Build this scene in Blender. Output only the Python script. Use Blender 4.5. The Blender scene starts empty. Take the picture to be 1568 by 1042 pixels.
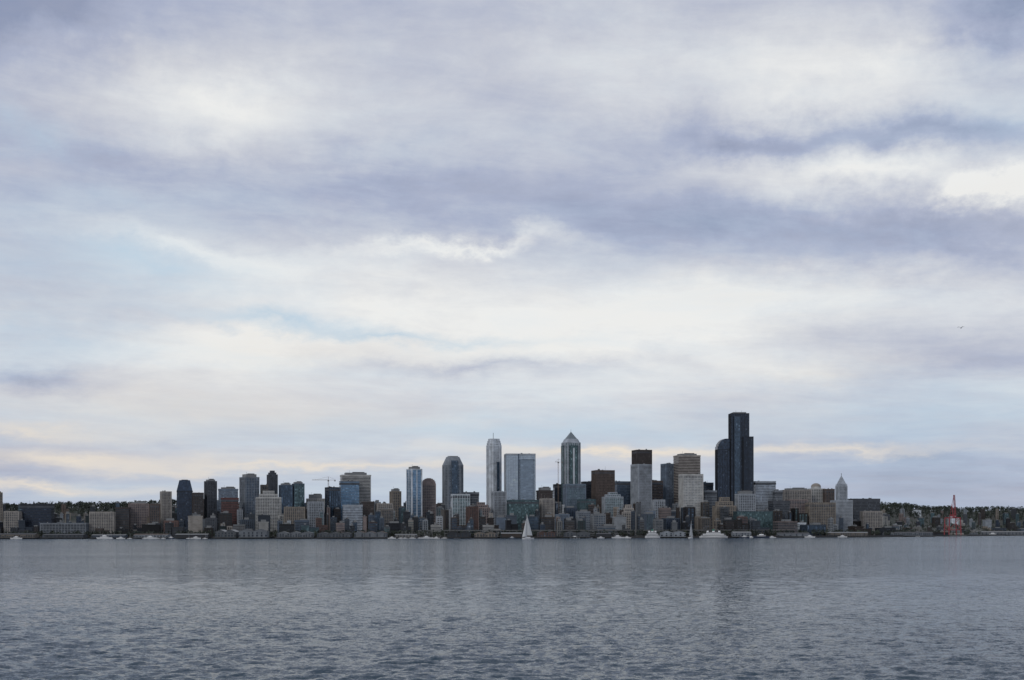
import bpy, math, random
import numpy as np
from mathutils import Vector, Matrix
random.seed(11); np.random.seed(7)
F=2178.0; HZ=816.0; H=12.0; CX=784.0
scene=bpy.context.scene
# ---------------------------------------------------------------- helpers
def S(c):
    return tuple(((v/255)/12.92 if v/255<=0.04045 else ((v/255+0.055)/1.055)**2.4) for v in c)
def smooth(a,b,x):
    t=max(0.,min(1.,(x-a)/(b-a))); return t*t*(3-2*t)
def shore(X):
    if X<0: return 3015+190*smooth(0,-1200,X)
    t=max(0,min(1.25,(X-300)/1428)); return 3015+1750*t**1.6
def ground(X,Y):
    off=Y-shore(X)
    R=60+32*smooth(-400,-900,X)+46*smooth(800,1300,X)
    z=3+25*smooth(120,650,off)+(R-28)*smooth(600,1150,off)
    if off>900: z+=5*math.sin(X*0.006+1)*smooth(900,1200,off)+3*math.sin(X*0.017)*smooth(900,1200,off)
    return z
def Xw(x,D): return (x-CX)*D/F
def Zw(y,D): return H+(HZ-y)*D/F
def Dat(x,off):
    D=3100+off
    for _ in range(8): D=shore(Xw(x,D))+off
    return D
# ---------------------------------------------------------------- materials
_m={}
def newmat(name):
    m=bpy.data.materials.new(name); m.use_nodes=True
    nt=m.node_tree; b=nt.nodes['Principled BSDF']; return m,nt,b
def wallmat(col,rough=0.8,var=0.3):
    key=('w',tuple(round(c,3) for c in col),rough)
    if key in _m: return _m[key]
    m,nt,b=newmat('facade_wall'); N=nt.nodes; L=nt.links
    tc=N.new('ShaderNodeTexCoord'); n=N.new('ShaderNodeTexNoise'); n.inputs['Scale'].default_value=0.09; n.inputs['Detail'].default_value=6
    L.new(tc.outputs['Object'],n.inputs['Vector'])
    r=N.new('ShaderNodeMapRange'); r.inputs[1].default_value=0.3; r.inputs[2].default_value=0.7; r.inputs[3].default_value=1-var; r.inputs[4].default_value=1+var*0.6
    L.new(n.outputs['Fac'],r.inputs[0])
    mx=N.new('ShaderNodeVectorMath'); mx.operation='SCALE'; mx.inputs[0].default_value=col
    L.new(r.outputs[0],mx.inputs['Scale']); L.new(mx.outputs[0],b.inputs['Base Color'])
    b.inputs['Roughness'].default_value=rough
    _m[key]=m; return m
def glassmat(col,metal=0.0,lit=0.2,rough=0.2,cell=3.2,contrast=1.0):
    key=('g',tuple(round(c,3) for c in col),metal,lit)
    if key in _m: return _m[key]
    m,nt,b=newmat('window_glass'); N=nt.nodes; L=nt.links
    tc=N.new('ShaderNodeTexCoord'); sn=N.new('ShaderNodeVectorMath'); sn.operation='SNAP'; sn.inputs[1].default_value=(cell,cell,3.9)
    ad=N.new('ShaderNodeVectorMath'); ad.operation='ADD'; ad.inputs[1].default_value=(0.37,0.41,0.13)
    L.new(tc.outputs['Object'],ad.inputs[0]); L.new(ad.outputs[0],sn.inputs[0])
    w=N.new('ShaderNodeTexWhiteNoise'); L.new(sn.outputs[0],w.inputs['Vector'])
    cr=N.new('ShaderNodeValToRGB'); e=cr.color_ramp.elements
    e[0].position=0; e[0].color=(*[c*(1-.4*contrast) for c in col],1); e[1].position=1-lit; e[1].color=(*[c*(1+.3*contrast) for c in col],1)
    k=cr.color_ramp.elements.new(1.0); k.color=(*[min(0.6,c*(1+1.2*contrast)+0.05*contrast) for c in col],1)
    L.new(w.outputs['Value'],cr.inputs[0]); L.new(cr.outputs[0],b.inputs['Base Color'])
    b.inputs['Roughness'].default_value=rough; b.inputs['Metallic'].default_value=metal
    _m[key]=m; return m
def plain(name,col,rough=0.6,metal=0):
    key=('p',name)
    if key in _m: return _m[key]
    m,nt,b=newmat(name); N=nt.nodes; L=nt.links
    n=N.new('ShaderNodeTexNoise'); n.inputs['Scale'].default_value=0.6; n.inputs['Detail'].default_value=4
    tc=N.new('ShaderNodeTexCoord'); L.new(tc.outputs['Object'],n.inputs['Vector'])
    r=N.new('ShaderNodeMapRange'); r.inputs[3].default_value=0.75; r.inputs[4].default_value=1.2; L.new(n.outputs['Fac'],r.inputs[0])
    mx=N.new('ShaderNodeVectorMath'); mx.operation='SCALE'; mx.inputs[0].default_value=col
    L.new(r.outputs[0],mx.inputs['Scale']); L.new(mx.outputs[0],b.inputs['Base Color'])
    b.inputs['Roughness'].default_value=rough; b.inputs['Metallic'].default_value=metal
    _m[key]=m; return m
# ---------------------------------------------------------------- mesh builder
class MB:
    def __init__(s): s.v=[]; s.f=[]; s.mi=[]; s.mats=[]
    def slot(s,m):
        if m not in s.mats: s.mats.append(m)
        return s.mats.index(m)
    def face(s,pts,m):
        n=len(s.v); s.v+=[tuple(p) for p in pts]; s.f.append(tuple(range(n,n+len(pts)))); s.mi.append(s.slot(m))
    def prism(s,poly,z0,z1,m,poly2=None):
        p2=poly2 or poly; n=len(poly); b=len(s.v); k=s.slot(m)
        s.v+=[(p[0],p[1],z0) for p in poly]+[(p[0],p[1],z1) for p in p2]
        for i in range(n):
            j=(i+1)%n; s.f.append((b+i,b+j,b+n+j,b+n+i)); s.mi.append(k)
        s.f.append(tuple(b+n+i for i in range(n))); s.mi.append(k)
        s.f.append(tuple(b+i for i in reversed(range(n)))); s.mi.append(k)
    def box(s,x0,x1,y0,y1,z0,z1,m): s.prism([(x0,y0),(x1,y0),(x1,y1),(x0,y1)],z0,z1,m)
    def beam(s,a,b,t,m):
        a=Vector(a);b=Vector(b);d=(b-a).normalized(); u=d.cross(Vector((0,0,1)))
        if u.length<1e-3: u=Vector((1,0,0))
        u.normalize(); w=d.cross(u); u*=t/2; w*=t/2; n=len(s.v); k=s.slot(m)
        s.v+=[tuple(p+q) for p in (a,b) for q in (-u-w,u-w,u+w,-u+w)]
        for i in range(4):
            j=(i+1)%4; s.f.append((n+i,n+j,n+4+j,n+4+i)); s.mi.append(k)
        s.f.append((n+3,n+2,n+1,n)); s.f.append((n+4,n+5,n+6,n+7)); s.mi+=[k,k]
    def obj(s,name,loc=(0,0,0),rot=0):
        me=bpy.data.meshes.new(name); me.from_pydata(s.v,[],s.f)
        for m in s.mats: me.materials.append(m)
        me.polygons.foreach_set('material_index',s.mi)
        me.update(); o=bpy.data.objects.new(name,me); scene.collection.objects.link(o)
        o.location=loc; o.rotation_euler=(0,0,rot); return o
def rect(w,d,cx=0,cy=0): return [(cx-w/2,cy-d/2),(cx+w/2,cy-d/2),(cx+w/2,cy+d/2),(cx-w/2,cy+d/2)]
def octo(w,d,c): 
    a,b=w/2,d/2
    return [(-a+c,-b),(a-c,-b),(a,-b+c),(a,b-c),(a-c,b),(-a+c,b),(-a,b-c),(-a,-b+c)]
def scl(p,kx,ky=None,cx=0,cy=0):
    ky=kx if ky is None else ky
    return [(cx+(q[0]-cx)*kx,cy+(q[1]-cy)*ky) for q in p]
ROOF=lambda: plain('roof_gravel',(0.07,0.072,0.078),0.9)
METAL=lambda: plain('rooftop_metal',(0.17,0.18,0.19),0.5)
def facade(mb,poly,z0,z1,st):
    wall,glass,fh,sp,bay,pw=st
    cx=sum(p[0] for p in poly)/len(poly); cy=sum(p[1] for p in poly)/len(poly)
    R=max(4,min(max(abs(p[0]-cx) for p in poly),max(abs(p[1]-cy) for p in poly)))
    mb.prism(scl(poly,1-0.55/R,None,cx,cy),z0,z1-0.3,glass)
    n=max(1,int(round((z1-z0)/fh))); h=(z1-z0)/n
    if sp>0:
        for i in range(n): mb.prism(poly,z0+i*h,z0+i*h+sp,wall)
    mb.prism(scl(poly,1+0.12/R,None,cx,cy),z1-max(sp,1.2),z1+1.0,wall)
    if bay>0:
        for i in range(len(poly)):
            a=Vector(poly[i]); b=Vector(poly[(i+1)%len(poly)]); e=b-a; l=e.length
            if l<2.5: continue
            t=e/l; nn=Vector((t.y,-t.x)); k=max(1,int(round(l/bay)))
            for j in range(k+1):
                w2=pw/2*(1.3 if j in(0,k) else 1)
                p=a+t*min(max(l*j/k,w2+0.05),l-w2-0.05)
                o1=nn*0.22; i1=-nn*0.7
                q=[p-t*w2+o1,p+t*w2+o1,p+t*w2+i1,p-t*w2+i1]
                mb.prism([(v.x,v.y) for v in q],z0,z1+0.4,wall)
def clutter(mb,w,d,z,big=True):
    m=METAL(); r=random
    mb.prism(rect(w*0.96,d*0.96),z+0.5,z+1.05,ROOF())
    if big:
        pw=w*r.uniform(0.3,0.6); pd=d*r.uniform(0.3,0.6)
        mb.prism(rect(pw,pd,r.uniform(-.15,.15)*w,0),z+1.05,z+r.uniform(3.5,6.5),m)
    for _ in range(r.randint(1,4)):
        s=r.uniform(1.5,4); mb.prism(rect(s,s*r.uniform(.7,1.5),r.uniform(-.38,.38)*w,r.uniform(-.38,.38)*d),z+1.0,z+r.uniform(2,4),ROOF() if r.random()<.5 else m)
    if r.random()<.3: x=r.uniform(-.3,.3)*w; mb.beam((x,0,z+1),(x,0,z+r.uniform(6,12)),0.35,m)
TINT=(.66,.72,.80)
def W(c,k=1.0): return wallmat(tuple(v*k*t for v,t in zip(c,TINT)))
C=dict(cream=(.60,.56,.50),beige=(.45,.39,.33),tan=(.33,.27,.21),pink=(.33,.25,.22),brown=(.14,.10,.08),dbrown=(.07,.055,.05),
 red=(.14,.05,.045),brick=(.19,.11,.09),grey=(.28,.29,.30),lgrey=(.45,.46,.47),white=(.76,.76,.75),black=(.026,.032,.044),dgrey=(.09,.095,.105),  # black is lifted towards blue, haze painted into the wall colour
 bgrey=(.2,.24,.29),blue=(.08,.17,.3),teal=(.07,.115,.125),slate=(.11,.14,.18))
G=dict(d=glassmat((.024,.033,.046),0.0,.12),db=glassmat((.05,.08,.12),0.5,.1),bl=glassmat((.12,.22,.34),0.55,.15,.2,3.2,.6),tl=glassmat((.065,.11,.12),0.5,.2),
 lt=glassmat((.36,.43,.51),0.6,.1,.25,6.4,.3),bk=glassmat((.026,.042,.07),0.4,.04,0.15),gr=glassmat((.15,.18,.22),0.5,.2),br=glassmat((.04,.03,.028),0.1,.1),
 gb=glassmat((.22,.28,.35),0.6,.12,.25,6.4,.35))
def grid(c,g='d',fh=3.9,sp=1.3,bay=4.5,pw=1.3): return (W(C[c]),G[g],fh,sp,bay,pw)
def hor(c,g='d',fh=3.9,sp=1.9): return (W(C[c]),G[g],fh,sp,0,0)
def ver(c,g='d',bay=3.2,pw=1.3): return (W(C[c]),G[g],3.9,0.7,bay,pw)
def cur(c,g): return (W(C[c]),G[g],3.9,0.35,6.0,0.35)
def tower(name,x0,x1,yt,D,st,roof='flat',rot=18,r=0.9,ysh=None,st2=None):
    th=math.radians(rot); k=D/F; Wd=(x1-x0)*k
    w=Wd/(math.cos(th)+r*abs(math.sin(th))); d=r*w
    X=Xw((x0+x1)/2,D); zb=ground(X,D)-4; zt=Zw(yt,D); zs=Zw(ysh,D) if ysh else zt
    mb=MB(); wall=st[0]; P=rect(w,d)
    hb=zs-zb; ht=zt-zb
    if roof=='flat':
        facade(mb,P,0,ht-1,st); clutter(mb,w,d,ht-1,False)
        if ht>80: mb.prism(rect(w*1.006,d*1.006),ht-9,ht-4.5,W(C['dgrey']))
    elif roof=='mech':
        facade(mb,P,0,hb,st); mb.prism(rect(w*.98,d*.98),hb+.5,hb+1.1,ROOF()); mb.prism(rect(w*.72,d*.7),hb+1.1,ht,METAL()); mb.prism(rect(w*.4,d*.3,w*.1),ht,ht+2,ROOF())
        mb.beam((-w*.2,0,ht),(-w*.2,0,ht+6),.4,METAL())
    elif roof=='cham':
        c=w*.16; facade(mb,octo(w,d,c),0,hb,st); 
        p=octo(w,d,c); mb.prism(scl(p,.99),hb+1,ht,st[0],scl(p,.62)); mb.prism(scl(p,.5),ht,ht+2,METAL())
        facade(mb,rect(w*.34,3,0,-d/2-.8),0,hb+(ht-hb)*.5,cur('slate','db'))
    elif roof=='pyr':
        c=w*.14; facade(mb,octo(w,d,c),0,hb,st); p=octo(w,d,c)
        facade(mb,rect(w*.5,3,0,-d/2-.6),0,hb-8,cur('teal','tl')); facade(mb,rect(3,d*.5,-w/2-.6,0),0,hb-8,cur('teal','tl'))
        mb.prism(rect(w*.1,1.2,0,-d/2-2.8),0,hb-14,W(C['white']))
        hh=ht-hb; mb.prism(scl(p,.92),hb+1,hb+hh*.35,wall,scl(p,.72)); mb.prism(scl(p,.66),hb+hh*.35,ht,plain('copper_roof',(.13,.16,.18),.5),scl(p,.03))
        mb.beam((0,0,ht),(0,0,ht+6),.5,METAL())
    elif roof=='crown':
        c=w*.2; facade(mb,octo(w,d,c),0,hb,st); p=octo(w,d,c); z=hb+1
        facade(mb,rect(w*.22,2.4,w*.1,-d/2-.6),0,hb*.8,cur('slate','db'))
        for i,q in enumerate((.93,.85,.74)):
            z2=hb+1+(ht-hb-1)*(i+1)/3; facade(mb,scl(p,q),z-.5,z2,st); z=z2+.5
        mb.beam((-w*.05,0,ht),(-w*.05,0,ht+16),.9,METAL())
    elif roof=='arch':
        facade(mb,P,0,hb,st); n=10
        for i in range(n):
            a0=math.pi*i/n;a1=math.pi*(i+1)/n; x0_=-math.cos(a0)*w*.49;x1_=-math.cos(a1)*w*.49; hh=(ht-hb)*(math.sin(a0)+math.sin(a1))/2
            mb.box(x0_,x1_-.01,-d*.49,d*.49,hb+1,hb+1+max(.3,hh),wall)
    elif roof=='slant':
        facade(mb,P,0,hb,st); a,b=w*.495,d*.495; n=10
        for i in range(n):
            t0=i/n;t1=(i+1)/n; f=lambda t:hb+(ht-hb)*math.sqrt(max(0,1-(1-t)**2))
            xa=-a+2*a*t0*.75; xb=-a+2*a*t1*.75 if i<n-1 else a
            mb.box(xa,xb-.01,-b,b,hb+.9,max(hb+1.2,f((t0+t1)/2)),st[1])
    elif roof=='trap':
        facade(mb,P,0,hb,st); mb.prism(scl(P,.99),hb+1,ht,st[1],scl(P,.66)); mb.prism(scl(P,.4),ht,ht+1.5,ROOF())
    elif roof=='step':
        hs=hb; facade(mb,P,0,hs,st); mid=hs+(ht-hs)*.5; facade(mb,scl(P,.74),hs+1,mid,st); facade(mb,scl(P,.45),mid+1,ht,st)
    elif roof=='dome':
        facade(mb,P,0,hb,st); n=16; p=[(math.cos(i*2*math.pi/n)*w*.32,math.sin(i*2*math.pi/n)*w*.32) for i in range(n)]
        hh=ht-hb; mb.prism(p,hb+1,hb+hh*.4,wall)
        dm=plain('dome_stone',(.22,.2,.18),.7)
        for i in range(5):
            a0=i/5*math.pi/2;a1=(i+1)/5*math.pi/2
            mb.prism(scl(p,math.cos(a0)),hb+hh*.4+hh*.6*math.sin(a0),hb+hh*.4+hh*.6*math.sin(a1),dm,scl(p,max(.02,math.cos(a1))))
    elif roof=='panel':
        facade(mb,P,0,ht-1,st); facade(mb,rect(w*.5,4,w*.2,-d/2-1.5),0,hb,st2)
        mb.prism(rect(w*1.01,d*1.01),ht-3.4,ht+.6,W(C['lgrey'])); mb.box(-w*.09,-w*.05,-d/2-1.2,-d/2+1,0,ht,W(C['slate']))
        clutter(mb,w*.9,d*.9,ht-.4,False)
    return mb.obj(name,(X,D,zb),th)
# ---------------------------------------------------------------- landmark towers
T=tower
T('apartment_tower',-10,5,753,3500,grid('tan'))
T('office_building',33,82,771,3420,hor('black','bk'),'flat',8,.5)
T('office_building',8,32,782,3380,grid('beige'),'flat',5)
T('terraced_waterfront_apartments',64,134,800,3300,grid('grey','d',3.5,1.0,7,.8),'flat',4,.3)
T('apartment_building',138,176,783,3330,grid('beige','d',3.4,1.2,4,1.2),'flat',6,.4)
T('office_building',176,200,776,3420,hor('dbrown'),'flat',10)
T('apartment_building',196,229,768,3450,grid('pink'),'mech',12,.6,771)
T('apartment_building',228,246,771,3400,grid('brown'),'flat',10)
T('apartment_tower',244,264,752,3460,ver('beige'),'flat',20)
T('office_tower',269,297,735,3480,hor('black','bk',3.9,.8),'trap',12,.9,752)
T('apartment_tower',293,313,754,3440,grid('dbrown'),'flat',18)
T('apartment_tower',312,333,734,3460,grid('dgrey','d',3.6,1.2,4,1),'mech',30,1,737)
T('office_building',333,366,746,3560,hor('bgrey','gr'),'mech',12,.6,749)
T('office_building',337,367,762,3430,hor('red','br'),'flat',14,.7)
T('apartment_tower',366,398,726,3480,ver('grey','db',4,1.0),'mech',32,1,731)
T('apartment_tower',391,432,752,3360,grid('cream','d',3.4,1.2,4,.9),'step',8,.6,762)
T('apartment_tower',398,411,742,3520,grid('tan'),'flat',15)
T('apartment_tower',408,426,721,3560,ver('dgrey','d',4,1.6),'step',25,1,727)
T('condominium_tower',426,449,740,3440,cur('slate','db'),'mech',22,1,743)
T('condominium_tower',446,467,738,3450,cur('slate','tl'),'mech',22,1,741)
T('apartment_building',434,468,776,3330,grid('tan','d',3.5,1.2,5,1.5),'flat',10,.5)
T('office_building',468,498,757,3500,grid('cream'),'mech',10,.6,764)
T('apartment_building',470,497,768,3420,grid('lgrey'),'flat',12,.6)
T('condominium_tower',497,522,746,3450,cur('black','db'),'flat',28,1)
T('hotel_tower',520,569,724,3540,hor('cream','d',3.6,1.7),'mech',14,.5,728)
T('office_tower',519,551,737,3500,hor('bgrey','bl',3.9,1.4),'flat',14,.5)
T('office_building',524,556,773,3380,hor('lgrey','gr'),'flat',10,.5)
T('office_building',553,574,768,3410,hor('dbrown','br'),'flat',10)
T('apartment_building',574,602,771,3420,grid('beige'),'flat',12)
T('apartment_tower',596,615,749,3500,grid('tan'),'mech',20,1,753)
T('condominium_tower',622,647,715,3460,(W(C['white']),G['bl'],3.9,.4,12,2.4),'mech',30,1,719)
T('office_tower',645,668,733,3500,grid('pink'),'arch',8,.8,742)
T('office_tower',676,711,700,3520,grid('grey','db',3.9,1.0,4.2,1.2),'cham',14,.9,713)
T('condominium_tower',690,720,757,3360,(W(C['white']),G['tl'],3.4,.7,6,.7),'flat',10,.7)
T('apartment_building',722,751,770,3380,grid('pink'),'step',8,.6,778)
T('office_building',706,734,754,3560,hor('grey'),'flat',12,.7)
T('office_tower',743,770,673,3540,ver('white','gr',3.6,1.6),'crown',26,.95,683)
T('apartment_tower',752,776,753,3400,ver('lgrey'),'flat',12)
T('glass_office_tower',772,820,696,3500,cur('lgrey','lt'),'panel',6,.6,705,st2=hor('bgrey','gb',3.9,1.0))
T('glass_office_building',776,825,766,3340,cur('teal','tl'),'flat',8,.5)
T('office_building',821,847,747,3480,hor('dbrown','br'),'mech',14,.8,752)
T('apartment_building',826,849,764,3370,ver('beige'),'flat',10)
T('office_tower',847,862,742,3560,hor('black','bk'),'flat',10)
T('pyramid_roof_office_tower',859,890,662,3540,(W(C['lgrey']),G['tl'],3.9,.9,5.5,1.8),'pyr',16,.95,679)
T('office_tower_annex',862,897,742,3480,ver('bgrey','tl'),'flat',10,.8)
T('office_building',890,910,738,3620,hor('dgrey'),'flat',15)
T('office_building',884,912,765,3400,grid('teal','tl'),'flat',10)
T('office_tower',906,941,721,3540,grid('brown','br',3.9,1.2,3.4,1.1),'flat',14,.8)
T('office_building',922,954,755,3380,(W(C['lgrey']),G['tl'],3.9,1,5,1),'step',10,.7,762)
T('office_building',938,968,738,3640,hor('slate','db'),'flat',15)
T('domed_apartment_building',951,973,774,3280,grid('beige'),'step',6,.8,785)
T('office_tower',968,998,690,3620,ver('dbrown','br',3,1.2),'flat',16,.9)
T('office_tower',966,998,712,3480,ver('lgrey','d',3.0,1.3),'flat',28,.9)
T('office_tower',997,1015,737,3560,hor('brown'),'flat',12)
T('office_building',997,1018,766,3400,grid('lgrey'),'flat',12)
T('office_tower',1012,1035,711,3600,ver('bgrey','gr',4,1.6),'flat',24,.9)
T('office_tower',1032,1072,696,3580,hor('beige','br',3.9,1.7),'mech',12,.7,699)
T('office_tower',1040,1076,727,3460,grid('cream','gr',3.9,1.9,3.6,1.7),'flat',10,.7)
T('office_building',1075,1097,752,3500,hor('grey'),'flat',10)
T('office_building',1074,1092,740,3640,hor('slate'),'flat',10)
T('curved_top_office_tower',1096,1117,673,3600,cur('black','bk'),'slant',6,.8,690)
T('apartment_building',1092,1126,763,3400,grid('tan'),'step',8,.7,776)
T('office_building',1126,1156,753,3420,grid('lgrey'),'mech',12,.6,758)
T('glass_office_building',1153,1187,738,3600,hor('lgrey','gr',3.9,1.5),'flat',6,.6)
T('office_building',1184,1198,752,3560,hor('grey'),'flat',10)
T('glass_office_building',1124,1182,784,3330,cur('teal','tl'),'flat',6,.4)
T('apartment_building',1196,1241,749,3760,grid('beige'),'mech',6,.5,752)
T('domed_hospital_building',1237,1262,741,3800,grid('cream'),'dome',4,.8,750)
T('apartment_building',1260,1277,750,3780,grid('brown'),'flat',8)
T('brick_office_building',1204,1236,766,3560,grid('pink'),'flat',10,.6)
T('brick_office_building',1234,1278,771,3540,grid('tan'),'flat',8,.5)
T('courthouse_building',1178,1208,768,3480,hor('dgrey'),'flat',8)
T('office_building',1301,1346,765,3800,hor('dgrey','d'),'flat',8,.5)
T('warehouse_building',1318,1350,784,3700,grid('beige'),'flat',8,.5)
def black_skyscraper():
    D=3600;k=D/F;X=Xw(1133,D);zb=ground(X,D)-4;mb=MB(); st=(W(C['black']),G['bk'],3.9,.5,3.2,.5)
    def concave(w,d,cx,cy):
        pts=[]
        for i in range(9):
            t=i/8; pts.append((cx-w/2+w*t, cy-d/2+math.sin(t*math.pi)*2.5))
        return pts+[(cx+w/2,cy+d/2),(cx-w/2,cy+d/2)]
    facade(mb,concave(28*k,34,-1.5*k,0),0,Zw(635,D)-zb,st)
    facade(mb,concave(15*k,24,10*k,-16),0,Zw(671,D)-zb,st)
    facade(mb,concave(16*k,14,-5*k,22),0,Zw(650,D)-zb,st)
    z=Zw(635,D)-zb
    mb.prism(rect(20*k,24,-1.5*k),z+1,z+4,METAL())
    for a in(-6,3): mb.beam((a*k,0,z+3),(a*k,0,z+9),.5,METAL())
    facade(mb,rect(9*k,2.5,-6*k,-17.5),0,z*.97,cur('slate','db'))
    mb.obj('black_skyscraper',(X,D,zb),math.radians(3))
black_skyscraper()
def old_pyramid_tower():
    D=3620;k=D/F;X=Xw(1288.5,D);zb=ground(X,D)-4;mb=MB(); st=grid('lgrey','d',3.8,1.6,3.2,1.4)
    z1=Zw(768,D)-zb; z2=Zw(746,D)-zb; zt=Zw(730,D)-zb
    facade(mb,rect(26*k,26*k),0,z1,st); facade(mb,rect(14*k,14*k),z1,z2,st)
    facade(mb,rect(11*k,11*k),z2+1,z2+5,st); p=rect(11*k,11*k)
    mb.prism(p,z2+6,zt,W(C['lgrey']),scl(p,.08)); mb.beam((0,0,zt-2),(0,0,zt+7),1.0,METAL())
    for a in(-1,1):
        for b in(-1,1): mb.prism(rect(2.5,2.5,a*6.2*k,b*6.2*k),z2,z2+7,W(C['lgrey']),rect(.4,.4,a*6.2*k,b*6.2*k))
    mb.obj('pyramid_roof_historic_tower',(X,D,zb),math.radians(8))
old_pyramid_tower()
# ---------------------------------------------------------------- mid-rise city fabric
def env(x,lo):
    pts=[(-200,0),(0,0),(230,3),(300,10),(620,8),(700,12),(1200,12),(1300,4),(1360,-4),(1568,-6),(1800,-6)]
    for (a,b),(c,d) in zip(pts,pts[1:]):
        if a<=x<=c: return lo-(b+(d-b)*(x-a)/(c-a))
    return lo
cols=['beige','cream','tan','pink','brown','dbrown','brick','grey','lgrey','dgrey','bgrey','slate','black','dbrown','grey','dgrey','slate','teal','black','tan']
names={'brick':'brick_building','pink':'brick_building','brown':'brick_building'}
def filler(x0,x1,yt,D,rot,br=None):
    c=random.choice(cols); g=random.choice(['d','d','d','db','d','tl','br'])
    if random.random()<.09: c='white'
    wl=W(C[c],br or random.choice([.35,.5,.7,1.0])); k=random.random()
    if k<.35: st=(wl,G[g],random.choice([3.4,3.9]),random.choice([.9,1.3,1.9]),random.choice([4,6,9]),random.choice([.8,1.3,2.0]))
    elif k<.6: st=(wl,G[g],3.7,random.choice([1.2,2.0,2.6]),0,0)
    elif k<.75: st=(wl,G[g],3.9,.7,random.choice([3,5]),1.5)
    elif k<.85: st=(W(C['slate'],.6),G[random.choice(['db','tl','gr','bk'])],3.9,.4,5,.4)
    else: st=(wl,wl,6,.6,0,0)
    th=math.radians(rot); r=random.uniform(.5,1); Wd=(x1-x0)*D/F; w=Wd/(math.cos(th)+r*abs(math.sin(th))); d=r*w
    X=Xw((x0+x1)/2,D); zb=ground(X,D)-3; ht=max(8.,Zw(yt,D)-zb); mb=MB()
    q=random.random()
    if q<.35 and w>14:
        h2=ht*random.uniform(.55,.85); cut=random.uniform(-.2,.2)*w
        facade(mb,rect(w/2+cut,d,-w/4+cut/2),0,ht,st); facade(mb,rect(w/2-cut-.02,d*.9,w/4+cut/2),0,h2,st)
        mb.prism(rect(4,4,-w/4),ht+1,ht+4,METAL())
    elif q<.5 and ht<24:
        facade(mb,rect(w,d),0,ht-3,st); P=rect(w*1.03,d*1.03); mb.prism(P,ht-2,ht+1,plain('shingle_roof',(.06,.055,.055),.9),[(-w*.5,-.1),(w*.5,-.1),(w*.5,.1),(-w*.5,.1)])
    else:
        facade(mb,rect(w,d),0,ht,st); clutter(mb,w,d,ht,ht>14)
    nm=names.get(c) or ('warehouse_building' if ht<12 else random.choice(['apartment_building','office_building']))
    mb.obj(nm,(X,D,zb),th)
def row(off,lo,sp,wmin,wmax,xa,xb,gap,rots,br=None):
    x=xa
    while x<xb:
        w=wmin+(wmax-wmin)*random.random()**1.6
        b_=random.choice(br) if br else None
        if random.random()<.9: filler(x,x+w,env(x+w/2,lo)+random.uniform(-sp,sp),Dat(x+w/2,off+random.uniform(-15,15)),random.uniform(*rots),b_)
        x+=w+random.uniform(*gap)
row(95,812,7,6,36,-60,1380,(3,18),(2,14),[.25,.4,.65])
row(170,804,8,6,28,-60,1340,(1,12),(4,22))
row(260,797,9,5,24,-60,1345,(1,11),(6,26))
row(360,792,10,5,22,-40,1345,(1,10),(6,26))
row(470,786,9,5,22,180,1345,(1,10),(6,26))
row(600,780,9,5,20,225,1330,(4,16),(6,26))
row(780,781,5,6,16,240,1320,(10,30),(6,24))
row(90,813,2,10,34,1385,1640,(3,14),(2,10))
row(200,810,3,6,26,1350,1640,(2,12),(2,10))
row(320,806,4,5,20,1350,1640,(3,14),(4,14))
row(450,800,4,4,14,1350,1640,(4,16),(4,14),[.6,1.0,1.3])
row(600,793,4,4,13,1350,1640,(4,14),(4,14),[.6,1.0,1.3])
row(760,785,4,4,13,1350,1640,(5,20),(4,14),[.6,1.0,1.3])
row(880,777,3,4,13,1350,1640,(12,34),(4,14),[.6,1.0,1.3])
row(700,786,4,5,13,-60,240,(8,24),(4,14))
row(850,775,3,5,12,-60,240,(12,34),(4,14))
# ---------------------------------------------------------------- ground
def build_ground():
    xs=sorted(set(list(range(-2600,2601,40))+list(range(-30000,30001,1500))))
    offs=[0,12,60,120,180,240,300,360,420,480,540,600,660,720,780,840,900,960,1020,1080,1140,1200,1500,2200,4000,9000,20000,60000]
    v=[];f=[]
    for X in xs: v.append((X,shore(X),-4))
    for o in offs:
        for X in xs: v.append((X,shore(X)+o,ground(X,shore(X)+o)))
    n=len(xs)
    for j in range(len(offs)):
        for i in range(n-1): a=j*n+i; f.append((a,a+1,a+n+1,a+n))
    me=bpy.data.meshes.new('ground'); me.from_pydata(v,[],f)
    m,nt,b=newmat('city_ground'); N=nt.nodes;L=nt.links
    tc=N.new('ShaderNodeTexCoord'); n1=N.new('ShaderNodeTexNoise'); n1.inputs['Scale'].default_value=.02; n1.inputs['Detail'].default_value=8
    L.new(tc.outputs['Object'],n1.inputs['Vector']); cr=N.new('ShaderNodeValToRGB'); e=cr.color_ramp.elements
    e[0].position=.35;e[0].color=(.02,.03,.022,1);e[1].position=.6;e[1].color=(.05,.05,.045,1); q=cr.color_ramp.elements.new(.5); q.color=(.032,.038,.03,1)
    L.new(n1.outputs['Fac'],cr.inputs[0]);L.new(cr.outputs[0],b.inputs['Base Color']);b.inputs['Roughness'].default_value=.95
    me.materials.append(m); o=bpy.data.objects.new('ground',me); scene.collection.objects.link(o)
build_ground()
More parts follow.
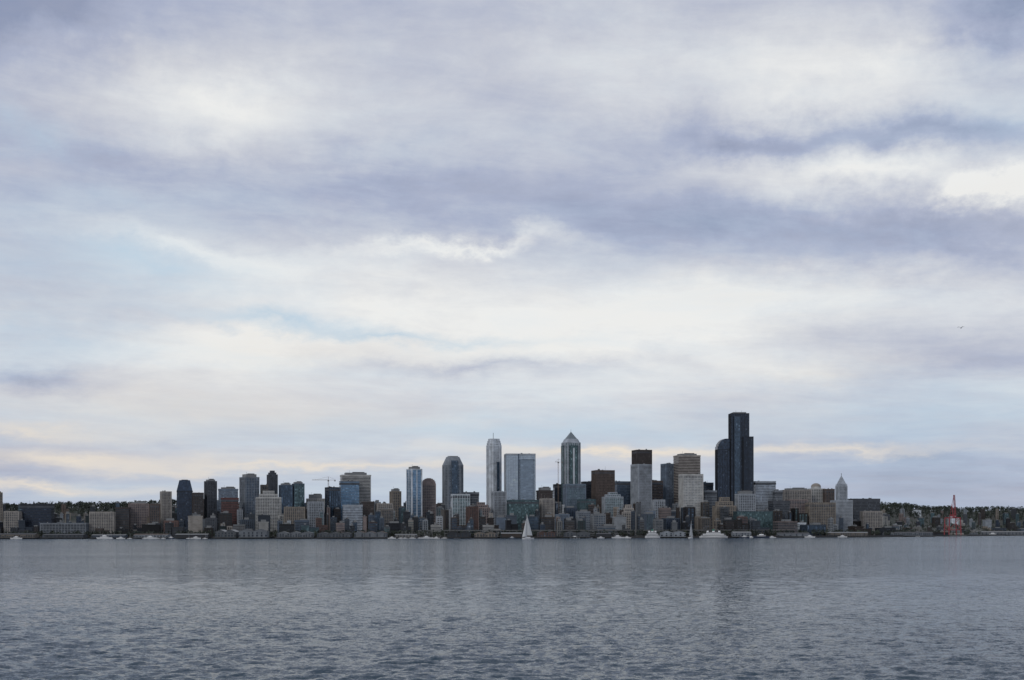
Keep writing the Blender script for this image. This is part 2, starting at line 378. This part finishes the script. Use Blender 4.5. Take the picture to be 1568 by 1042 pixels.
# ---------------------------------------------------------------- seawall and piers
conc=plain('weathered_concrete',(.11,.115,.12),.9); wood=plain('creosote_timber',(.03,.03,.03),.9)
darkc=plain('dark_seawall_concrete',(.04,.04,.042),.8)  # darker concrete tone for the seawall and pier decks
mb=MB()
xs=list(range(-2400,2401,40))
for a,b in zip(xs,xs[1:]):
    ya,yb=shore(a),shore(b); mb.prism([(a,ya-3),(b,yb-3),(b,yb+1),(a,ya+1)],-3,4.1,darkc)
mb.obj('seawall')
def gable(mb,x0,x1,y0,y1,z0,h,rh,wall,roof,alongx=True):
    mb.box(x0,x1,y0,y1,z0,z0+h,wall); o=.5
    if alongx:
        ym=(y0+y1)/2; A=[(x0-o,y0-o,z0+h),(x1+o,y0-o,z0+h),(x1+o,ym,z0+h+rh),(x0-o,ym,z0+h+rh)]; B=[(x0-o,ym,z0+h+rh),(x1+o,ym,z0+h+rh),(x1+o,y1+o,z0+h),(x0-o,y1+o,z0+h)]
        mb.face(A,roof);mb.face(B,roof); mb.face([(x0,y0,z0+h),(x0,ym,z0+h+rh),(x0,y1,z0+h)],wall);mb.face([(x1,y0,z0+h),(x1,y1,z0+h),(x1,ym,z0+h+rh)],wall)
    else:
        xm=(x0+x1)/2
        mb.face([(x0-o,y0-o,z0+h),(xm,y0-o,z0+h+rh),(xm,y1+o,z0+h+rh),(x0-o,y1+o,z0+h)],roof);mb.face([(xm,y0-o,z0+h+rh),(x1+o,y0-o,z0+h),(x1+o,y1+o,z0+h),(xm,y1+o,z0+h+rh)],roof)
        mb.face([(x0,y0,z0+h),(x1,y0,z0+h),(xm,y0,z0+h+rh)],wall)
def pier(x0,x1,depth,h,wallc,roofc,alongx):
    xc=(x0+x1)/2; D=Dat(xc,0)-depth/2; k=D/F; w=(x1-x0)*k; mb=MB()
    mb.box(-w/2,w/2,-depth/2,depth/2+6,1.6,2.9,darkc)
    n=int(w/7)+1
    for i in range(n+1):
        xx=-w/2+w*i/n+(.6 if i==0 else -.6 if i==n else 0)
        for yy in(-depth/2+1,-depth/4,0): mb.box(xx-.35,xx+.35,yy-.3,yy+.3,-4,1.6,wood)
    wl=W(C[wallc],random.choice([.4,.55,.7])); rf=plain('shed_roof_'+roofc,tuple(v*.6 for v in C[roofc]),.8); gl=G['d']
    if alongx: gable(mb,-w*.46,w*.46,-depth*.38,depth*.4,2.9,h,h*.35,wl,rf,True)
    else:
        bw=w*.94/max(1,round(w/26)); x=-w*.47
        while x<w*.46: gable(mb,x,x+bw-.6,-depth*.42,depth*.4,2.9,h,h*.4,wl,rf,False); x+=bw
    nn=int(w*.9/random.choice([5,6,8,11])); yf=-depth*(.38 if alongx else .42)-.06
    for i in range(nn):
        xx=-w*.44+w*.88*i/max(1,nn-1)+random.uniform(-.6,.6)
        mb.box(xx-1.9,xx+1.9,yf-.05,yf+.3,3.2+h*.1,3.0+h*.45,gl)
        if random.random()<.7: mb.box(xx-1.5,xx+1.5,yf-.05,yf+.3,3.2+h*.55,3.0+h*.85,gl)
    mb.obj('pier_shed',(Xw(xc,D),D,0),math.radians(random.uniform(-4,4)))
PS=[(-30,60,40,7,'tan','dgrey',1),(66,134,45,6,'dgrey','dgrey',1),(140,196,30,5,'slate','grey',1),(205,262,40,6,'lgrey','brown',1),(268,322,30,6,'dgrey','grey',1),(332,366,60,12,'grey','lgrey',0),(367,412,60,13,'grey','dgrey',0),
 (424,482,60,9,'lgrey','grey',0),(486,540,55,8,'grey','dgrey',0),(543,594,60,9,'lgrey','brown',0),(604,640,30,5,'cream','grey',1),(684,722,55,9,'dgrey','slate',0),(726,762,50,8,'tan','dgrey',0),(766,800,40,7,'brown','grey',1),(822,852,55,9,'brick','dgrey',0),(862,905,50,9,'grey','brown',0),(912,936,30,6,'dgrey','dgrey',1),(1010,1050,45,9,'lgrey','dgrey',0),(1120,1150,40,8,'lgrey','grey',1),(1188,1240,30,6,'grey','dgrey',1),(1262,1330,30,7,'tan','grey',1),(1350,1430,30,7,'grey','dgrey',1),(1490,1600,40,8,'lgrey','grey',1)]
for a in PS: pier(*a)
mb=MB()
xsn=[Xw(q,3080) for q in range(640,1250,10)]
for a,b in zip(xsn,xsn[1:]):
    ya,yb=shore(a)+52,shore(b)+52
    for z in(9.5,16): 
        mb.prism([(a,ya),(b,yb),(b,yb+14),(a,ya+14)],z,z+1.0,conc); mb.prism([(a,ya-.3),(b,yb-.3),(b,yb),(a,ya)],z-.3,z+1.9,conc)
    for yy in(1,12): mb.box(a,a+1.4,ya+yy,ya+yy+1.4,2.5,16,conc)
mb.obj('elevated_highway')
# ---------------------------------------------------------------- cranes
def gantry():
    D=Dat(1459,0)-12; k=D/F; mb=MB(); r=plain('crane_red_paint',(.28,.05,.06),.6); hgt=Zw(758,D)-3
    w=20*k; b0=-w/2;b1=w/2; zp=hgt*.45
    for x in(b0,b1):
        for y in(-12,14): mb.beam((x,y,2),(x*.9,y,zp),2.0,r)
        mb.beam((x,-12,zp*.35),(x,14,zp*.35),1.4,r)
        mb.beam((x,-12,zp*.35),(x*.95,14,zp*.7),1.0,r)
    for y in(-12,14):
        mb.beam((b0*.9,y,zp),(b1*.9,y,zp),2.6,r); mb.beam((b0,y,zp*.35),(b1,y,zp*.35),1.6,r)
    mb.beam((b0,-12,zp*.35),(b1*.9,-12,zp),1.0,r)
    mb.beam((b0*.3,-12,zp),(b0*.25,-4,hgt*.78),1.6,r); mb.beam((b0*.1,14,zp),(b0*.25,-4,hgt*.78),1.2,r)
    mb.beam((-2,-14,zp+1),(-8,-20,hgt),1.7,r); mb.beam((2,-14,zp+1),(-5,-20,hgt),1.7,r)
    for t in(.2,.4,.6,.8): mb.beam((-2-6*t,-14-6*t,zp+(hgt-zp)*t),(2-7*t,-14-6*t,zp+(hgt-zp)*t),1.0,r)
    mb.beam((-7,-20,hgt),(b0*.25,-4,hgt*.78),.7,r)
    mb.beam((0,-14,zp+2),(w*.6,40,zp+2),2.4,r); mb.box(2,12,12,22,zp+3.5,zp+9,r); mb.box(8,12,-10,-4,zp-6,zp-2,plain('cab_white',(.6,.6,.6),.5))
    mb.box(-w*.9,w*.9,-16,24,-4,3,conc)
    mb.obj('container_gantry_crane',(Xw(1459,D),D,0),math.radians(10))
gantry()
def tcrane(x,yt,xl,xr,D):
    k=D/F; m=plain('tower_crane_paint',(.2,.15,.12),.6); zb=ground(Xw(x,D),D); h=Zw(yt,D)-zb; mb=MB()
    for a in(-1,1):
        for b in(-1,1): mb.beam((a,b,0),(a,b,h),.35,m)
    z=0
    while z<h-4: mb.beam((-1,-1,z),(1,-1,z+4),.25,m); mb.beam((1,1,z),(-1,1,z+4),.25,m); z+=4
    L=(xl-x)*k;R=(xr-x)*k
    mb.beam((L,0,h),(R,0,h),.6,m); mb.beam((L,0,h+1.6),(0,0,h+1.6),.35,m); mb.beam((0,0,h),(0,0,h+8),.7,m)
    mb.beam((0,0,h+8),(L*.8,0,h+1),.3,m); mb.beam((0,0,h+8),(R,0,h+1),.3,m); mb.box(R-3,R,-1,1,h-3,h-.5,conc); mb.box(-1.8,1.8,-2.6,-.9,h-3,h-.4,conc)
    mb.obj('tower_crane',(Xw(x,D),D,zb),0)
tcrane(503,735,478,514,3440); tcrane(855,708,850,862,3480)
# ---------------------------------------------------------------- vessels
white=plain('white_gelcoat',(.72,.73,.74),.4); dark=plain('dark_hull_paint',(.03,.04,.07),.4); sailm=plain('sailcloth',(.58,.6,.61),.8); mastm=plain('mast_alloy',(.4,.4,.4),.4)
def hull(mb,L,B,h,m,z=-.3,both=False):
    n=12; top=[];bot=[]
    for i in range(n+1):
        t=i/n; wdt=(max(0,math.sin(math.pi*t))**.5 if both else (1-t**2.6)**.8*(.8+.2*min(1,t*4)))
        top.append((-L/2+L*t,wdt*B/2)); bot.append((-L/2*.92+L*.94*t,wdt*B/2*.7))
    P=[(x,-y-.02) for x,y in top]+[(x,y+.02) for x,y in reversed(top)]; Q=[(x,-y-.02) for x,y in bot]+[(x,y+.02) for x,y in reversed(bot)]
    mb.prism(Q,z,z+h,m,P)
def sailboat(x,D,mast,rot,name='sailboat'):
    mb=MB(); L=mast*.6; hull(mb,L,L*.24,mast*.07,white); z=mast*.07-.3
    mb.prism(rect(L*.35,L*.12,-L*.02),z,z+mast*.03,white)
    mb.beam((L*.08,0,z),(L*.08,0,mast),mast*.012,mastm); mb.beam((L*.08,0,z+mast*.07),(-L*.42,0,z+mast*.07),mast*.012,mastm)
    def sail(a,b,c,bul):
        a,b,c=Vector(a),Vector(b),Vector(c); n=8; rows=[]
        for i in range(n+1):
            t=i/n; l=a.lerp(c,t); r=b.lerp(c,t); rr=[]
            for j in range(n+1):
                s=j/n; p=l.lerp(r,s); p.y+=bul*math.sin(math.pi*s)*(1-t)*1.2; rr.append(p)
            rows.append(rr)
        for i in range(n):
            for j in range(n): mb.face([rows[i][j],rows[i][j+1],rows[i+1][j+1],rows[i+1][j]],sailm)
    sail((L*.07,0,z+mast*.09),(-L*.42,0,z+mast*.09),(L*.07,0,mast*.98),mast*.03)
    sail((L*.1,0,z+mast*.05),(L*.49,0,z+mast*.03),(L*.09,0,mast*.86),mast*.04)
    mb.obj(name,(Xw(x,D),D,0),math.radians(rot))
sailboat(808,2560,46,222); sailboat(1058,2800,35,60)
def ferry(x0,x1,D,rot):
    k=D/F; L=(x1-x0)*k; mb=MB(); B=L*.18; hull(mb,L,B,3.6,white,0,True); hull(mb,L*.99,B*.985,.8,dark,0.01,True)
    gl=G['d']
    for i,(a,z) in enumerate(((.86,3.6),(.72,6.6),(.5,9.6))):
        mb.prism(octo(L*a,B*(.92-.1*i),B*.25),z,z+2.9,white); mb.prism(octo(L*a+.2,B*(.92-.1*i)+.2,B*.25),z+1.2,z+2.1,gl); mb.prism(octo(L*a+1.2,B*(.92-.1*i)+1,B*.25),z+2.9,z+3.0,white)
    mb.prism(octo(5,B*.5,1),12.6,14.8,white)
    for s in(-1,1): mb.prism([(p[0]+s*L*.2,p[1]) for p in octo(4,4,1)],12.61,15.4,white)
    mb.prism(octo(3.5,3,.8),14.8,18.5,plain('funnel_green',(.05,.2,.15),.5)); mb.beam((3,0,15),(3,0,21),.4,mastm)
    mb.obj('passenger_ferry',(Xw((x0+x1)/2,D),D,0),math.radians(rot))
ferry(1070,1115,2960,4); ferry(986,1012,2950,20)
def yacht(x,D,L,rot,dk=False):
    mb=MB(); hull(mb,L,L*.26,L*.11,dark if dk else white); z=L*.11-.3
    mb.prism(octo(L*.5,L*.18,L*.04),z,z+L*.07,white); mb.prism(octo(L*.51,L*.185,L*.04),z+L*.025,z+L*.055,G['d']); mb.prism(octo(L*.26,L*.14,L*.03),z+L*.07,z+L*.12,white,scl(octo(L*.26,L*.14,L*.03),.85)); mb.beam((0,0,z+L*.12),(0,0,z+L*.2),.3,mastm)
    mb.obj('motor_yacht',(Xw(x,D),D,0),math.radians(rot))
for x,D,L,r in((653,2960,24,10),(668,2975,16,170),(700,2970,14,20),(784,2960,16,10),(880,2970,22,170),(902,2975,14,0),(920,2960,16,12),(946,2965,26,8),(960,2970,18,170),(1140,2960,22,170),(1166,2980,36,5),(1182,3000,18,5),(1150,2990,18,0),(600,2975,18,0),(230,3080,28,5),(160,3090,34,2),(185,3090,20,178),(262,3080,20,0),(300,3060,22,3),(1240,3150,24,0),(1290,3250,22,0),(1400,3600,30,0),(25,3100,26,0),(1520,4300,40,0)):
    yacht(x,D,L,r,random.random()<.25)
def marina(x0,x1,off,n):
    mb=MB()
    for i in range(n):
        x=random.uniform(x0,x1); D=Dat(x,off+random.uniform(-25,0)); X=Xw(x,D); h=random.uniform(10,17)
        b=len(mb.v); hull(mb,11,3,1.4,white); mb.prism(rect(4,2),1.1,1.9,white); mb.beam((1,0,1),(1,0,h),.22,mastm)
        for j in range(b,len(mb.v)): p=mb.v[j]; mb.v[j]=(p[0]+X,p[1]+D,p[2])
    mb.obj('moored_sailboats')
marina(612,700,-14,26); marina(150,320,-50,16)
def bird():
    D=280; X=Xw(1472,D);Z=Zw(504,D); mb=MB(); m=plain('dark_feathers',(.03,.03,.035),.8); n=8
    prof=[(-.3,.015),(-.22,.04),(-.1,.075),(.02,.085),(.12,.065),(.18,.045),(.24,.05),(.28,.035),(.33,.008)]
    for (a,ra),(b,rb) in zip(prof,prof[1:]):
        for i in range(n):
            t0=2*math.pi*i/n;t1=2*math.pi*(i+1)/n
            mb.face([(a,ra*math.cos(t0),ra*math.sin(t0)),(a,ra*math.cos(t1),ra*math.sin(t1)),(b,rb*math.cos(t1),rb*math.sin(t1)),(b,rb*math.cos(t0),rb*math.sin(t0))],m)
    for s in(-1,1):
        W_=[(0,.04,.2),(.22,.2,.2),(.4,.27,.17),(.56,.24,.1),(.68,.2,.02)]
        pr=None
        for y,z,c in W_:
            cur_=((-c*.9-y*.12,s*y,z*.9+.03),(c*.6-y*.12,s*y,z*.9+.0))
            if pr: mb.face([pr[0],pr[1],cur_[1],cur_[0]],m)
            pr=cur_
    mb.face([(-.28,-.03,0),(-.28,.03,0),(-.42,.09,0),(-.42,-.09,0)],m)
    mb.obj('flying_seabird',(X,D,Z),math.radians(60))
bird()
# ---------------------------------------------------------------- trees (distant masses)
def leafmat(name,c):
    m,nt,b=newmat(name); N=nt.nodes;L=nt.links
    n=N.new('ShaderNodeTexNoise'); n.inputs['Scale'].default_value=.15; tc=N.new('ShaderNodeTexCoord'); L.new(tc.outputs['Object'],n.inputs['Vector'])
    cr=N.new('ShaderNodeValToRGB'); e=cr.color_ramp.elements; e[0].position=.35;e[0].color=(*[v*.5 for v in c],1);e[1].position=.65;e[1].color=(*[v*1.4 for v in c],1)
    L.new(n.outputs['Fac'],cr.inputs[0]);L.new(cr.outputs[0],b.inputs['Base Color']);b.inputs['Roughness'].default_value=.8; return m
LM=[leafmat('foliage_dark',(.018,.027,.024)),leafmat('foliage_mid',(.028,.040,.030)),leafmat('foliage_light',(.045,.056,.038))]
bark=plain('tree_bark',(.06,.045,.035),.9)
def trees(name,spots):
    mb=MB(); [mb.slot(m) for m in LM+[bark]]
    for X,Y,h in spots:
        z=ground(X,Y)-.5; con=random.random()<.3; r=h*(.2 if con else .38)
        mb.prism([(X-.3,Y-.3),(X+.3,Y-.3),(X,Y+.4)],z,z+h*.6,bark,[(X-.1,Y-.1),(X+.1,Y-.1),(X,Y+.1)])
        tm=random.choice([0,0,1,1,2])
        for i in range(34):
            t=random.random(); 
            if con: zz=z+h*(.12+.88*t); rr=r*(1-t)*random.uniform(.5,1)+.2
            else: zz=z+h*(.3+.7*t); rr=r*math.sqrt(max(.05,1-(2*t-1)**2*.9))*random.uniform(.4,1.05)
            a=random.uniform(0,2*math.pi); c=Vector((X+rr*math.cos(a),Y+rr*math.sin(a),zz)); s=h*random.uniform(.07,.15)
            u=Vector([random.gauss(0,1) for _ in range(3)]).normalized()*s; w=Vector([random.gauss(0,1) for _ in range(3)]).normalized()*s
            b=len(mb.v); mb.v+=[tuple(c-u),tuple(c-w*.8),tuple(c+u*.9),tuple(c+w)]; mb.f.append((b,b+1,b+2,b+3)); mb.mi.append(min(2,max(0,tm+random.choice([-1,0,0,1]))))
    mb.obj(name)
R=random
def grove(name,n,xa,xb,oa,ob,ha,hb):
    sp=[]
    for _ in range(n):
        x=R.uniform(xa,xb); D=Dat(x,R.uniform(oa,ob)); sp.append((Xw(x,D),D,R.uniform(ha,hb)))
    trees(name,sp)
grove('hillside_trees',1700,-120,330,850,1300,9,21)
grove('hillside_trees',1800,1290,1720,850,1300,9,23)
grove('hillside_trees',1100,1340,1720,100,850,6,13)
grove('hillside_trees',800,300,1300,850,1200,9,16)
sp=[]
for _ in range(1900):
    x=R.uniform(-60,1400); off=R.choice([30,38,45,60,130,140,215,310,410]); D=Dat(x,off+R.uniform(-8,8)); sp.append((Xw(x,D),D,R.uniform(8,16)))
trees('street_trees',sp)
# ---------------------------------------------------------------- water
def build_water():
    d=[100.0]; 
    while d[-1]<5600: d.append(d[-1]*1.0034)
    d=np.array(d); u=np.linspace(-.46,.46,900); nr,nc=len(d),len(u)
    Y=np.repeat(d[:,None],nc,1); X=Y*u[None,:]; Z=np.zeros_like(X)
    rs=np.random.RandomState(5); spacing=(d*.0034)[:,None]
    for i in range(72):
        lam=.8*(4.6/.8)**(rs.rand()); th=rs.normal(math.radians(-78),.7); kx,ky=math.cos(th)*2*math.pi/lam,math.sin(th)*2*math.pi/lam
        amp=.0052*lam**.72
        fade=np.clip((lam/spacing-2.2)/3,0,1); ph=rs.rand()*6.28
        q=kx*X+ky*Y+ph+.7*np.sin(X*.021+Y*.013+i)+.5*np.sin(X*.07-Y*.04+2*i)
        Z+=amp*fade*(np.sin(q)+.3*np.cos(2*q))
    g=1+.35*np.sin(X*.011+Y*.006+1)*np.sin(Y*.009-X*.003)+.25*np.sin(Y*.023+X*.008)
    Z*=g
    v=np.stack([X,Y,Z],-1).reshape(-1,3)
    idx=np.arange(nr*nc).reshape(nr,nc); q=np.stack([idx[:-1,:-1],idx[:-1,1:],idx[1:,1:],idx[1:,:-1]],-1).reshape(-1,4)
    n=len(v); E=60000
    v=np.vstack([v,[[-E,-E,-1],[E,-E,-1],[E,E,-1],[-E,E,-1]]]); q=np.vstack([q,[[n,n+1,n+2,n+3]]])
    me=bpy.data.meshes.new('water'); me.vertices.add(len(v)); me.vertices.foreach_set('co',v.ravel()); me.loops.add(q.size); me.loops.foreach_set('vertex_index',q.ravel().astype(np.int32))
    me.polygons.add(len(q)); me.polygons.foreach_set('loop_start',np.arange(0,q.size,4,dtype=np.int32)); me.polygons.foreach_set('use_smooth',np.ones(len(q),bool)); me.update(calc_edges=True); me.validate()
    m,nt,b=newmat('sea_water'); N=nt.nodes;L=nt.links
    b.inputs['Base Color'].default_value=(.018,.038,.058,1); b.inputs['Roughness'].default_value=.08; b.inputs['IOR'].default_value=1.33
    geo=N.new('ShaderNodeNewGeometry'); acc=geo.outputs['Normal']
    wp=N.new('ShaderNodeTexNoise'); wp.inputs['Scale'].default_value=.006; wp.inputs['Detail'].default_value=6; mpw=N.new('ShaderNodeMapping'); mpw.inputs['Scale'].default_value=(.5,1.6,1); L.new(geo.outputs['Position'],mpw.inputs[0]); L.new(mpw.outputs[0],wp.inputs['Vector'])
    wr=N.new('ShaderNodeMapRange'); wr.inputs[1].default_value=.35; wr.inputs[2].default_value=.65; wr.inputs[3].default_value=.65; wr.inputs[4].default_value=1.4; L.new(wp.outputs['Fac'],wr.inputs[0])
    for sc,st,amp in((.45,(.8,1.2,1),.34),(1.3,(.8,1.3,1),.72),(4,(1,1,1),.6),(.09,(1,1.4,1),.08)):
        mp=N.new('ShaderNodeMapping'); mp.inputs['Scale'].default_value=st; L.new(geo.outputs['Position'],mp.inputs[0])
        n_=N.new('ShaderNodeTexNoise'); n_.inputs['Scale'].default_value=sc; n_.inputs['Detail'].default_value=2; L.new(mp.outputs[0],n_.inputs['Vector'])
        sb=N.new('ShaderNodeVectorMath'); sb.operation='SUBTRACT'; sb.inputs[1].default_value=(.5,.5,.5); L.new(n_.outputs['Color'],sb.inputs[0])
        ml=N.new('ShaderNodeVectorMath'); ml.operation='MULTIPLY'; ml.inputs[1].default_value=(amp,amp,0); L.new(sb.outputs[0],ml.inputs[0])
        m2=N.new('ShaderNodeVectorMath'); m2.operation='SCALE'; L.new(ml.outputs[0],m2.inputs[0]); L.new(wr.outputs[0],m2.inputs['Scale'])
        ad=N.new('ShaderNodeVectorMath'); ad.operation='ADD'; L.new(acc,ad.inputs[0]); L.new(m2.outputs[0],ad.inputs[1]); acc=ad.outputs[0]
    nm=N.new('ShaderNodeVectorMath'); nm.operation='NORMALIZE'; L.new(acc,nm.inputs[0]); L.new(nm.outputs[0],b.inputs['Normal'])
    df=N.new('ShaderNodeBsdfDiffuse'); df.inputs['Color'].default_value=(.03,.06,.095,1)
    ms=N.new('ShaderNodeMixShader'); ms.inputs[0].default_value=.28; L.new(b.outputs[0],ms.inputs[1]); L.new(df.outputs[0],ms.inputs[2]); L.new(ms.outputs[0],N['Material Output'].inputs['Surface'])
    me.materials.append(m); o=bpy.data.objects.new('water',me); scene.collection.objects.link(o)
build_water()
# ---------------------------------------------------------------- world sky
w=bpy.data.worlds.new("World"); scene.world=w; w.use_nodes=True; nt=w.node_tree; N=nt.nodes; L=nt.links
bg=N['Background']; bg.inputs['Strength'].default_value=.1
SUN_EL=math.radians(32); SUN_AZ=math.radians(215)
sky=N.new('ShaderNodeTexSky'); sky.sky_type='NISHITA'; sky.sun_disc=False; sky.sun_elevation=SUN_EL; sky.sun_rotation=SUN_AZ
def M(op,a,b=None,c=None,clamp=False):
    n=N.new('ShaderNodeMath'); n.operation=op; n.use_clamp=clamp
    for i,v in enumerate((a,b,c)):
        if v is None: continue
        if isinstance(v,(int,float)): n.inputs[i].default_value=v
        else: L.new(v,n.inputs[i])
    return n.outputs[0]
def comb(x,y,z):
    n=N.new('ShaderNodeCombineXYZ')
    for i,v in enumerate((x,y,z)):
        if isinstance(v,(int,float)): n.inputs[i].default_value=v
        else: L.new(v,n.inputs[i])
    return n.outputs[0]
def noise(vec,sc,det=6,rough=.55,dist=0):
    n=N.new('ShaderNodeTexNoise'); n.inputs['Scale'].default_value=sc; n.inputs['Detail'].default_value=det; n.inputs['Roughness'].default_value=rough; n.inputs['Distortion'].default_value=dist; L.new(vec,n.inputs['Vector']); return n
tc=N.new('ShaderNodeTexCoord'); sx=N.new('ShaderNodeSeparateXYZ'); L.new(tc.outputs['Generated'],sx.inputs[0])
x,y,z=sx.outputs
az=M('ARCTAN2',x,y); ln=M('SQRT',M('ADD',M('MULTIPLY',x,x),M('MULTIPLY',y,y))); el=M('DIVIDE',z,M('MAXIMUM',ln,.001)); elc=M('MAXIMUM',el,0.0)
lz=M('MULTIPLY',M('LOGARITHM',M('ADD',elc,.09),math.e),.42)
q=comb(x,y,lz)
tilt=M('ADD',lz,M('MULTIPLY',x,.06))
qs=comb(M('MULTIPLY',x,.7),M('MULTIPLY',y,.7),M('MULTIPLY',tilt,2.1))
wn=noise(q,5,5,.6); wn2=noise(q,16,6,.65)
ws=N.new('ShaderNodeSeparateXYZ'); L.new(wn.outputs['Color'],ws.inputs[0]); ws2=N.new('ShaderNodeSeparateXYZ'); L.new(wn2.outputs['Color'],ws2.inputs[0])
damp=M('ADD',M('MULTIPLY',elc,1.6,None,True),.22)
pa=M('ADD',az,M('ADD',M('MULTIPLY',M('SUBTRACT',ws.outputs[0],.5),.2),M('MULTIPLY',M('SUBTRACT',ws2.outputs[0],.5),.1)))
pe=M('ADD',elc,M('MULTIPLY',damp,M('ADD',M('MULTIPLY',M('SUBTRACT',ws.outputs[1],.5),.09),M('MULTIPLY',M('SUBTRACT',ws2.outputs[1],.5),.09))))
P=comb(pa,pe,0.)
def field(start,blobs):
    acc=start
    for bx,by,rx,ry,rot,amp in blobs:
        a=math.atan((bx-CX)/F); e=(HZ-by)/F*math.cos(a)
        mp=N.new('ShaderNodeMapping'); mp.vector_type='TEXTURE'; mp.inputs['Location'].default_value=(a,e,0); mp.inputs['Rotation'].default_value=(0,0,math.radians(rot)); mp.inputs['Scale'].default_value=(rx*1.15/F,ry*1.25/F,1)
        L.new(P,mp.inputs[0]); g=N.new('ShaderNodeTexGradient'); g.gradient_type='QUADRATIC_SPHERE'; L.new(mp.outputs[0],g.inputs[0])
        acc=M('MULTIPLY_ADD',g.outputs['Fac'],amp,acc)
    return acc
cr=N.new('ShaderNodeValToRGB'); cr.color_ramp.interpolation='EASE'
def setramp(cr,st):
    e=cr.color_ramp.elements
    while len(e)<len(st): e.new(.5)
    for k,(p,c) in enumerate(st): e[k].position=p; e[k].color=(c[0],c[1],c[2],1)
setramp(cr,[((HZ-yy)/F/.5,(v,)*3) for yy,v in ((816,.36),(760,.44),(690,.6),(600,.71),(500,.79),(430,.69),(340,.45),(240,.52),(120,.58),(0,.46))]+[(.9,(.5,)*3)])
L.new(M('DIVIDE',elc,.5),cr.inputs[0])
n1=noise(q,6,10,.62,.3); n2=noise(qs,6,10,.66,.25); n3=noise(qs,20,8,.65,.4)
L0=M('ADD',cr.outputs[0],M('ADD',M('ADD',M('MULTIPLY',M('SUBTRACT',n1.outputs['Fac'],.5),.65),M('MULTIPLY',M('SUBTRACT',n2.outputs['Fac'],.5),.7)),M('MULTIPLY',M('SUBTRACT',n3.outputs['Fac'],.5),.4)))
Lf=field(L0,[(300,140,480,120,-6,.38),(1330,100,520,120,-4,.42),(850,70,420,90,0,.1),(1350,275,380,60,-4,.5),(1530,300,120,40,5,1.0),(700,372,260,20,2,.5),(300,372,380,26,-6,.4),
 (600,455,520,90,-3,.32),(1100,470,420,60,4,.38),(400,525,380,50,0,.35),(1150,560,220,40,0,.25),(900,530,300,50,0,.2),
 (0,0,400,170,0,-.6),(200,245,480,80,-6,-.25),(620,280,420,100,-8,-.18),(1180,212,460,60,-2,-.48),(1460,195,320,50,0,-.34),(1100,350,650,100,-5,-.42),(1470,395,320,90,-6,-.45),(1568,0,260,130,0,-.6),  # blobs at both top corners paint a lens vignette into the cloud tone
 (1470,550,420,90,0,-.45),(20,580,220,30,0,-.45),(750,562,330,20,0,-.35),(1420,710,500,130,0,-.42),(0,450,260,200,0,-.2),(0,700,200,200,0,-.15)])
rc=N.new('ShaderNodeValToRGB'); setramp(rc,[(0,S((144,154,181))),(.3,S((171,179,202))),(.55,S((200,204,215))),(.8,S((224,226,229))),(1,S((240,240,238)))]); L.new(Lf,rc.inputs[0])
Bf=field(M('MULTIPLY',M('SUBTRACT',n2.outputs['Fac'],.5),1.2),[(200,400,480,80,-5,.8),(440,490,400,26,-4,1.0),(0,180,160,80,0,.7),(640,515,320,14,-2,.8),(850,650,1500,60,0,.75),(0,480,280,140,0,.6),(1500,640,500,120,0,.45),(800,760,1700,90,0,.5),(1100,390,600,80,0,.2),(1560,170,200,80,0,.4),(150,300,400,50,0,.35)])
Wf=field(M('MULTIPLY',M('SUBTRACT',n2.outputs['Fac'],.5),-.8),[(950,688,460,14,0,1.3),(150,700,420,26,0,1.2),(500,715,480,12,0,1.1),(80,745,360,14,0,1.2),(300,620,700,60,0,.55),(500,540,600,60,0,.4),(1250,560,300,40,0,.45),(20,655,280,20,0,.9),(1300,690,400,12,0,.8),(1100,470,420,60,0,.25)])
def mix(f,a,b):
    n=N.new('ShaderNodeMix'); n.data_type='RGBA'; n.clamp_factor=True
    if isinstance(f,(int,float)): n.inputs[0].default_value=f
    else: L.new(f,n.inputs[0])
    for i,v in ((6,a),(7,b)):
        if isinstance(v,tuple): n.inputs[i].default_value=(*v,1)
        else: L.new(v,n.inputs[i])
    return n.outputs[2]
c1=mix(M('MULTIPLY',Bf,.8,None,True),rc.outputs[0],S((183,207,226)))
c2=mix(M('MULTIPLY',Wf,.8,None,True),c1,S((232,222,210)))
vs=N.new('ShaderNodeVectorMath'); vs.operation='SCALE'; vs.inputs['Scale'].default_value=10; L.new(c2,vs.inputs[0])
c3=mix(.05,vs.outputs[0],sky.outputs[0])
L.new(c3,bg.inputs['Color'])
# ---------------------------------------------------------------- sun
sd=bpy.data.lights.new('sun','SUN'); sd.energy=.8; sd.angle=math.radians(14); sd.color=(1,.95,.88)
so=bpy.data.objects.new('sun',sd); scene.collection.objects.link(so)
dirv=Vector((math.sin(SUN_AZ)*math.cos(SUN_EL),math.cos(SUN_AZ)*math.cos(SUN_EL),math.sin(SUN_EL)))
so.rotation_euler=dirv.to_track_quat('Z','Y').to_euler()
# ---------------------------------------------------------------- camera
cd=bpy.data.cameras.new('camera'); cd.sensor_width=36; cd.lens=F/1568*36; cd.clip_start=1; cd.clip_end=120000
cd.shift_y=(HZ-521)/1568
co=bpy.data.objects.new('camera',cd); scene.collection.objects.link(co); co.location=(0,0,H)
co.rotation_euler=(Matrix.Rotation(math.radians(90),4,'X')@Matrix.Rotation(math.radians(-.1),4,'Z')).to_euler()
scene.camera=co
scene.view_settings.view_transform='Standard'; scene.view_settings.look='None'; scene.view_settings.exposure=0
